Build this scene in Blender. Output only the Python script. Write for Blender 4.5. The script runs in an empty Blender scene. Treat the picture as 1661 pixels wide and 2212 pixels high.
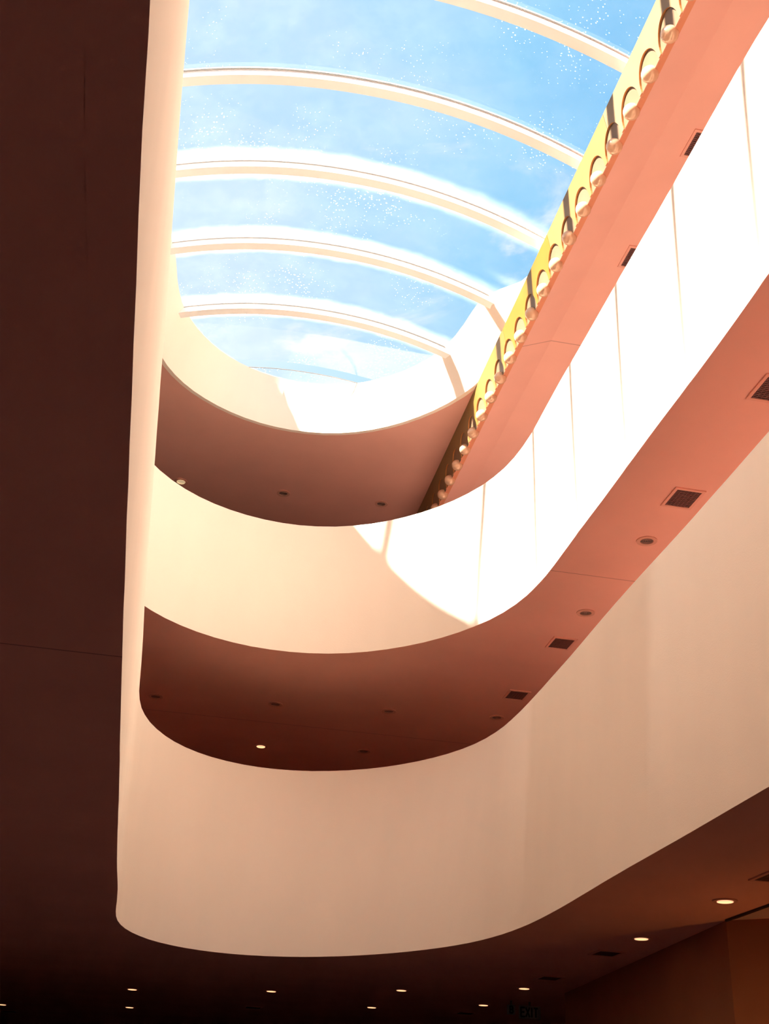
import bpy, bmesh, math, random
from mathutils import Vector, Matrix
random.seed(4)
SC = bpy.context.scene
COL = SC.collection
U = 2.0                      # metres per plan unit; plan heights are measured from the eye, 1.6 m above the floor
EYE = 1.6
def W(x, y, z): return Vector((U*x, U*y, U*z+EYE))

# ------------------------------------------------------------------ camera
YAW, PITCH, ROLL = 0.16713595, 0.50181275, 0.05446368
def make_camera():
    cy, sy, cp, sp = math.cos(YAW), math.sin(YAW), math.cos(PITCH), math.sin(PITCH)
    f = Vector((sy*cp, cy*cp, sp)); r = Vector((cy, -sy, 0)); u = r.cross(f)
    cr, sr = math.cos(ROLL), math.sin(ROLL)
    r2 = cr*r+sr*u; u2 = -sr*r+cr*u
    cam = bpy.data.cameras.new('camera'); o = bpy.data.objects.new('camera', cam); COL.objects.link(o)
    m = Matrix((r2, u2, -f)).transposed().to_4x4(); m.translation = (0, 0, EYE)
    o.matrix_world = m
    cam.sensor_fit = 'VERTICAL'; cam.sensor_height = 36; cam.sensor_width = 36
    cam.lens = 2500/2212*36; cam.clip_start = .05; cam.clip_end = 500
    SC.camera = o
make_camera()

# ------------------------------------------------------------------ sky, sun, exposure
SUN_DIR = Vector((1, .27, -.95)).normalized()
SUN_E, SKY_E = 43.0, 1.05
def make_world():
    w = bpy.data.worlds.new('sky'); SC.world = w; w.use_nodes = True
    nt = w.node_tree; N = nt.nodes; L = nt.links; N.clear()
    out = N.new('ShaderNodeOutputWorld'); bg = N.new('ShaderNodeBackground'); L.new(bg.outputs[0], out.inputs[0])
    tc = N.new('ShaderNodeTexCoord'); nrm = N.new('ShaderNodeVectorMath'); nrm.operation = 'NORMALIZE'
    L.new(tc.outputs['Generated'], nrm.inputs[0])
    # haze: paler towards the sun's side and towards the horizon
    dot = N.new('ShaderNodeVectorMath'); dot.operation = 'DOT_PRODUCT'; L.new(nrm.outputs[0], dot.inputs[0])
    dot.inputs[1].default_value = (-.93, .33, -.20)
    rmp = N.new('ShaderNodeMapRange'); L.new(dot.outputs['Value'], rmp.inputs[0])
    rmp.inputs[1].default_value = -.40; rmp.inputs[2].default_value = .22
    no = N.new('ShaderNodeTexNoise'); no.inputs['Scale'].default_value = 3.2; no.inputs['Detail'].default_value = 5; no.inputs['Roughness'].default_value = .55
    mp = N.new('ShaderNodeMapping'); mp.inputs['Scale'].default_value = (1, 1.2, 2.2); mp.inputs['Location'].default_value = (.35, .1, .2)
    L.new(nrm.outputs[0], mp.inputs[0]); L.new(mp.outputs[0], no.inputs['Vector'])
    nr = N.new('ShaderNodeMapRange'); L.new(no.outputs[0], nr.inputs[0]); nr.inputs[1].default_value = .35; nr.inputs[2].default_value = .7
    nr.inputs[3].default_value = -.16; nr.inputs[4].default_value = .22
    add = N.new('ShaderNodeMath'); add.operation = 'ADD'; add.use_clamp = True; L.new(rmp.outputs[0], add.inputs[0]); L.new(nr.outputs[0], add.inputs[1])
    cr = N.new('ShaderNodeValToRGB'); L.new(add.outputs[0], cr.inputs[0])
    e = cr.color_ramp.elements; e[0].color = (.10, .44, .84, 1); e[1].color = (.66, .82, .95, 1)
    m = e.new(.45); m.color = (.33, .65, .92, 1)
    # clouds: streaky, more of them low in the sky
    c1 = N.new('ShaderNodeTexNoise'); c1.inputs['Scale'].default_value = 5.5; c1.inputs['Detail'].default_value = 9; c1.inputs['Roughness'].default_value = .6; c1.inputs['Distortion'].default_value = .6
    mp2 = N.new('ShaderNodeMapping'); mp2.inputs['Scale'].default_value = (1, 1, 2.6); mp2.inputs['Location'].default_value = (2.3, .9, .4)
    L.new(nrm.outputs[0], mp2.inputs[0]); L.new(mp2.outputs[0], c1.inputs['Vector'])
    sep = N.new('ShaderNodeSeparateXYZ'); L.new(nrm.outputs[0], sep.inputs[0])
    thr = N.new('ShaderNodeMapRange'); L.new(sep.outputs[2], thr.inputs[0]); thr.inputs[1].default_value = .42; thr.inputs[2].default_value = .74
    thr.inputs[3].default_value = .10; thr.inputs[4].default_value = -.16
    s2 = N.new('ShaderNodeMath'); s2.operation = 'ADD'; L.new(c1.outputs[0], s2.inputs[0]); L.new(thr.outputs[0], s2.inputs[1])
    cm = N.new('ShaderNodeMapRange'); cm.interpolation_type = 'SMOOTHSTEP'; L.new(s2.outputs[0], cm.inputs[0]); cm.inputs[1].default_value = .50; cm.inputs[2].default_value = .70
    mix = N.new('ShaderNodeMix'); mix.data_type = 'RGBA'; L.new(cm.outputs[0], mix.inputs[0]); L.new(cr.outputs[0], mix.inputs[6]); mix.inputs[7].default_value = (.95, .97, 1.0, 1)
    L.new(mix.outputs[2], bg.inputs[0]); bg.inputs[1].default_value = SKY_E
    s = bpy.data.lights.new('sun', 'SUN'); s.energy = SUN_E; s.angle = math.radians(2.0); s.color = (1.0, .95, .87)
    so = bpy.data.objects.new('sun', s); COL.objects.link(so); so.location = (-20, -4, 30)
    so.rotation_euler = SUN_DIR.to_track_quat('-Z', 'Y').to_euler()
make_world()
vs = SC.view_settings
SC.display_settings.display_device = 'sRGB'
vs.view_transform = 'Standard'; vs.look = 'None'; vs.exposure = 0.14; vs.gamma = 1.0; vs.use_curve_mapping = False
SC.cycles.max_bounces = 16; SC.cycles.diffuse_bounces = 10; SC.cycles.glossy_bounces = 4; SC.cycles.transparent_max_bounces = 16
SC.cycles.sample_clamp_indirect = 6.0

# ------------------------------------------------------------------ materials
def mat(name, col, rough=.85, var=.06, vscale=2.0, bump=.0, bscale=120, metallic=0.0, joints=None, emit=None, streak=0.0):
    m = bpy.data.materials.new(name); m.use_nodes = True; nt = m.node_tree; N = nt.nodes; L = nt.links
    b = N['Principled BSDF']; b.inputs['Roughness'].default_value = rough; b.inputs['Metallic'].default_value = metallic
    b.inputs['Specular IOR Level'].default_value = .25
    tc = N.new('ShaderNodeTexCoord')
    no = N.new('ShaderNodeTexNoise'); no.inputs['Scale'].default_value = vscale; no.inputs['Detail'].default_value = 6
    L.new(tc.outputs['Object'], no.inputs['Vector'])
    if streak:
        mp = N.new('ShaderNodeMapping'); mp.inputs['Scale'].default_value = (1, 1, streak); L.new(tc.outputs['Object'], mp.inputs[0]); L.new(mp.outputs[0], no.inputs['Vector'])
    r = N.new('ShaderNodeMapRange'); L.new(no.outputs[0], r.inputs[0]); r.inputs[1].default_value = .3; r.inputs[2].default_value = .7
    r.inputs[3].default_value = 1-var; r.inputs[4].default_value = 1.0
    v = N.new('ShaderNodeVectorMath'); v.operation = 'SCALE'; v.inputs[0].default_value = col; L.new(r.outputs[0], v.inputs['Scale'])
    last = v.outputs[0]
    if joints:
        sp = N.new('ShaderNodeSeparateXYZ'); L.new(tc.outputs['Object'], sp.inputs[0])
        for y in joints:
            c = N.new('ShaderNodeMath'); c.operation = 'COMPARE'; L.new(sp.outputs[1], c.inputs[0]); c.inputs[1].default_value = y*U; c.inputs[2].default_value = .006
            q = N.new('ShaderNodeMath'); q.operation = 'MULTIPLY_ADD'; L.new(c.outputs[0], q.inputs[0]); q.inputs[1].default_value = -.45; q.inputs[2].default_value = 1
            v2 = N.new('ShaderNodeVectorMath'); v2.operation = 'SCALE'; L.new(last, v2.inputs[0]); L.new(q.outputs[0], v2.inputs['Scale']); last = v2.outputs[0]
    L.new(last, b.inputs['Base Color'])
    if bump:
        n2 = N.new('ShaderNodeTexNoise'); n2.inputs['Scale'].default_value = bscale; n2.inputs['Detail'].default_value = 3; L.new(tc.outputs['Object'], n2.inputs['Vector'])
        bp = N.new('ShaderNodeBump'); bp.inputs['Strength'].default_value = bump; bp.inputs['Distance'].default_value = .004
        L.new(n2.outputs[0], bp.inputs['Height']); L.new(bp.outputs[0], b.inputs['Normal'])
    if emit:
        b.inputs['Emission Color'].default_value = (*emit[0], 1); b.inputs['Emission Strength'].default_value = emit[1]
    return m
CREAM = (.93, .79, .655); SALMON = (.82, .42, .33)
M = {
 'cream': mat('cream_plaster', CREAM, .88, .05, 1.3, .25, 90, streak=.25),
 'soffit_low': mat('terracotta_soffit_low', SALMON, .9, .08, 1.2, .1, 150, joints=[2.68]),
 'soffit_mid': mat('terracotta_soffit_mid', SALMON, .9, .08, 1.2, .1, 150, joints=[5.43, 8.55]),
 'soffit_top': mat('terracotta_soffit_top', SALMON, .9, .08, 1.2, .1, 150, joints=[5.557]),
 'floor': mat('gallery_floor', (.34, .255, .22), .6, .15, 5),
 'floor_low': mat('lower_gallery_floor', (.76, .58, .49), .6, .15, 5),
 'ground': mat('ground_floor', (.16, .115, .12), .5, .2, 3),
 'dark_wall': mat('brown_wall', (.38, .15, .07), .8, .1, 2, .1, 100),
 'inner_wall': mat('inner_wall', (.66, .46, .34), .9, .08, 2),
 'white_rib': mat('white_rib', (.86, .85, .83), .5, .03, 4),
 'gasket': mat('dark_gasket', (.25, .22, .19), .7, .1, 8),
 'peach': mat('peach_gold_paint', (.19, .112, .060), .5, .08, 6),
 'trim': mat('terracotta_trim', (.70, .26, .14), .8, .06, 6),
 'ball': mat('gold_ball', (.76, .46, .29), .24, .05, 8, metallic=.25),
 'ring': mat('downlight_ring', (.66, .33, .24), .6, .05, 9),
 'baffle': mat('black_baffle', (.035, .022, .02), .45, .1, 20),
 'baffle_ring': mat('baffle_ridge', (.42, .24, .19), .5, .1, 20),
 'lamp': mat('lit_lens', (1, .7, .4), .5, 0, 5, emit=((1, .50, .27), 1.1)),
 'lamp_dim': mat('frosted_lens', (.9, .75, .5), .5, .2, 90, emit=((1, .75, .45), .35)),
 'vent_dark': mat('vent_grille', (.17, .065, .055), .6, .2, 60),
 'sign': mat('sign_plate', (.32, .31, .28), .5, .05, 20),
 'sign_dark': mat('sign_letter', (.02, .03, .02), .5, .05, 20),
 'sign_green': mat('sign_letter_green', (.03, .12, .08), .5, .05, 20, emit=((.1, .9, .6), .02)),
 'pale_ceiling': mat('pale_ceiling_board', (.55, .38, .33), .9, .06, 3),
 'brass': mat('brass', (.6, .4, .15), .35, .05, 9, metallic=.8),
 'glow': mat('amber_shade', (.9, .5, .2), .6, .05, 9, emit=((1, .45, .12), 6)),
}
M['rim'] = mat('recess_rim', (.55, .24, .08), .6, .05, 6)
M['vent_frame'] = mat('vent_frame', (.76, .37, .28), .8, .05, 9)
GOLD = []
for i, c in enumerate([(.235, .150, .075), (.225, .128, .042), (.22, .105, .010), (.22, .115, .022), (.22, .125, .04)]):
    GOLD.append(mat('gold_paint_%s' % 'abcde'[i], c, .45, .10, 3.0))
def glass_mat():
    m = bpy.data.materials.new('dusty_glass'); m.use_nodes = True; nt = m.node_tree; N = nt.nodes; L = nt.links; N.clear()
    out = N.new('ShaderNodeOutputMaterial')
    tr = N.new('ShaderNodeBsdfTransparent'); tr.inputs[0].default_value = (.97, .985, .99, 1)
    gl = N.new('ShaderNodeBsdfGlossy'); gl.inputs['Roughness'].default_value = .04
    ge = N.new('ShaderNodeNewGeometry'); dt = N.new('ShaderNodeVectorMath'); dt.operation = 'DOT_PRODUCT'
    L.new(ge.outputs['Incoming'], dt.inputs[0]); L.new(ge.outputs['Normal'], dt.inputs[1])
    ab = N.new('ShaderNodeMath'); ab.operation = 'ABSOLUTE'; L.new(dt.outputs['Value'], ab.inputs[0])
    om = N.new('ShaderNodeMath'); om.operation = 'SUBTRACT'; om.inputs[0].default_value = 1; L.new(ab.outputs[0], om.inputs[1])
    pw = N.new('ShaderNodeMath'); pw.operation = 'POWER'; L.new(om.outputs[0], pw.inputs[0]); pw.inputs[1].default_value = 5
    fr = N.new('ShaderNodeMath'); fr.operation = 'MULTIPLY_ADD'; L.new(pw.outputs[0], fr.inputs[0]); fr.inputs[1].default_value = .92; fr.inputs[2].default_value = .06; fr.use_clamp = True
    m1 = N.new('ShaderNodeMixShader'); L.new(fr.outputs[0], m1.inputs[0]); L.new(tr.outputs[0], m1.inputs[1]); L.new(gl.outputs[0], m1.inputs[2])
    df = N.new('ShaderNodeBsdfTranslucent'); df.inputs[0].default_value = (.95, .97, 1, 1)
    tc = N.new('ShaderNodeTexCoord')
    # bird specks and dust, gathered in patches
    vo = N.new('ShaderNodeTexVoronoi'); vo.inputs['Scale'].default_value = 26; L.new(tc.outputs['Object'], vo.inputs['Vector'])
    pn = N.new('ShaderNodeTexNoise'); pn.inputs['Scale'].default_value = 1.1; pn.inputs['Detail'].default_value = 4; L.new(tc.outputs['Object'], pn.inputs['Vector'])
    pr = N.new('ShaderNodeMapRange'); L.new(pn.outputs[0], pr.inputs[0]); pr.inputs[1].default_value = .45; pr.inputs[2].default_value = .72; pr.inputs[3].default_value = 0.02; pr.inputs[4].default_value = .24
    lt = N.new('ShaderNodeMath'); lt.operation = 'LESS_THAN'; L.new(vo.outputs['Distance'], lt.inputs[0]); L.new(pr.outputs[0], lt.inputs[1])
    fn = N.new('ShaderNodeTexNoise'); fn.inputs['Scale'].default_value = 2.3; fn.inputs['Detail'].default_value = 8; fn.inputs['Roughness'].default_value = .7; L.new(tc.outputs['Object'], fn.inputs['Vector'])
    fr2 = N.new('ShaderNodeMapRange'); L.new(fn.outputs[0], fr2.inputs[0]); fr2.inputs[1].default_value = .42; fr2.inputs[2].default_value = .75; fr2.inputs[3].default_value = 0; fr2.inputs[4].default_value = .012
    sc = N.new('ShaderNodeMath'); sc.operation = 'MULTIPLY_ADD'; L.new(lt.outputs[0], sc.inputs[0]); sc.inputs[1].default_value = .35; L.new(fr2.outputs[0], sc.inputs[2])
    m2 = N.new('ShaderNodeMixShader'); L.new(sc.outputs[0], m2.inputs[0]); L.new(m1.outputs[0], m2.inputs[1]); L.new(df.outputs[0], m2.inputs[2])
    L.new(m2.outputs[0], out.inputs[0])
    return m
M['glass'] = glass_mat()
def reflection_mat():  # translucent white standing in for the bright rib reflection on the glass
    m = bpy.data.materials.new('white_reflection'); m.use_nodes = True; nt = m.node_tree; N = nt.nodes; L = nt.links; N.clear()
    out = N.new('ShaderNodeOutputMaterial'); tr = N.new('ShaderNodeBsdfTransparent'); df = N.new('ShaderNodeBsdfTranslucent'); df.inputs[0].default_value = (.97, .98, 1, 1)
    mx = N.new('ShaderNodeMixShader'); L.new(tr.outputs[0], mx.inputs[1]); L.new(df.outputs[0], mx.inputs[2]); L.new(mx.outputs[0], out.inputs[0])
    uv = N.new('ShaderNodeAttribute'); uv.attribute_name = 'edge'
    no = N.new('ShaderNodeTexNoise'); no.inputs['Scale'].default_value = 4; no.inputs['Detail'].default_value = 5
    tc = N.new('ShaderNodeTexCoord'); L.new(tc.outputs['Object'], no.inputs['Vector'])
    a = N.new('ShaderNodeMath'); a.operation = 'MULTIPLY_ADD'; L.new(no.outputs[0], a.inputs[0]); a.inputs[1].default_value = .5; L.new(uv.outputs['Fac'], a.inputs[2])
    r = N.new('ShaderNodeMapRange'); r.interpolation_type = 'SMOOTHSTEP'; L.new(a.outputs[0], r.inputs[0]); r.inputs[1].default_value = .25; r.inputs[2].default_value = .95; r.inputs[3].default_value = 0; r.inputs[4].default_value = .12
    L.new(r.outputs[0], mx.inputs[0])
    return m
M['reflection'] = reflection_mat()

# ------------------------------------------------------------------ helpers
def mesh_obj(name, verts, faces, m, parent=None, smooth=False, mids=None, kind=None, ang=None):
    me = bpy.data.meshes.new(name); me.from_pydata([tuple(v) for v in verts], [], faces)
    for x in (m if isinstance(m, (list, tuple)) else [m]): me.materials.append(x)
    if mids: me.polygons.foreach_set('material_index', mids)
    bm = bmesh.new(); bm.from_mesh(me); bmesh.ops.remove_doubles(bm, verts=bm.verts, dist=1e-5); bmesh.ops.recalc_face_normals(bm, faces=bm.faces)
    if ang is not None:
        for e in bm.edges:
            if len(e.link_faces) == 2 and e.calc_face_angle(0) > ang: e.smooth = False
    bm.to_mesh(me); bm.free()
    if smooth: me.polygons.foreach_set('use_smooth', [True]*len(me.polygons))
    o = bpy.data.objects.new(name, me); COL.objects.link(o)
    if parent: o.parent = parent
    if kind: o['kind'] = kind
    return o
def struct(name, *a, **k):
    o = mesh_obj(name, *a, **k)
    if not k.get('parent'): o['kind'] = 'structure'
    return o
def empty(name, loc, label=None, cat=None, group=None, kind=None):
    o = bpy.data.objects.new(name, None); COL.objects.link(o); o.location = loc
    tag(o, label, cat, group)
    if kind: o['kind'] = kind
    return o
def tag(o, label=None, cat=None, group=None):
    if label: o['label'] = label
    if cat: o['category'] = cat
    if group: o['group'] = group
    return o
def box_vf(x0, x1, y0, y1, z0, z1):
    v = [Vector(p) for p in ((x0,y0,z0),(x1,y0,z0),(x1,y1,z0),(x0,y1,z0),(x0,y0,z1),(x1,y0,z1),(x1,y1,z1),(x0,y1,z1))]
    return v, [(0,3,2,1),(4,5,6,7),(0,1,5,4),(1,2,6,5),(2,3,7,6),(3,0,4,7)]
def ubox(name, x0, x1, y0, y1, z0, z1, m, parent=None, kind='structure'):
    v, f = box_vf(x0, x1, y0, y1, z0, z1)
    return mesh_obj(name, [W(*p) for p in v], f, m, parent, kind=kind)
def loft(rows, close=False):
    """rows: list of equally long point lists -> verts, faces"""
    n = len(rows[0]); v = [p for r in rows for p in r]; f = []
    R = len(rows)
    for i in range(R if close else R-1):
        j = (i+1) % R
        for k in range(n-1): f.append((i*n+k, i*n+k+1, j*n+k+1, j*n+k))
    return v, f

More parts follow.
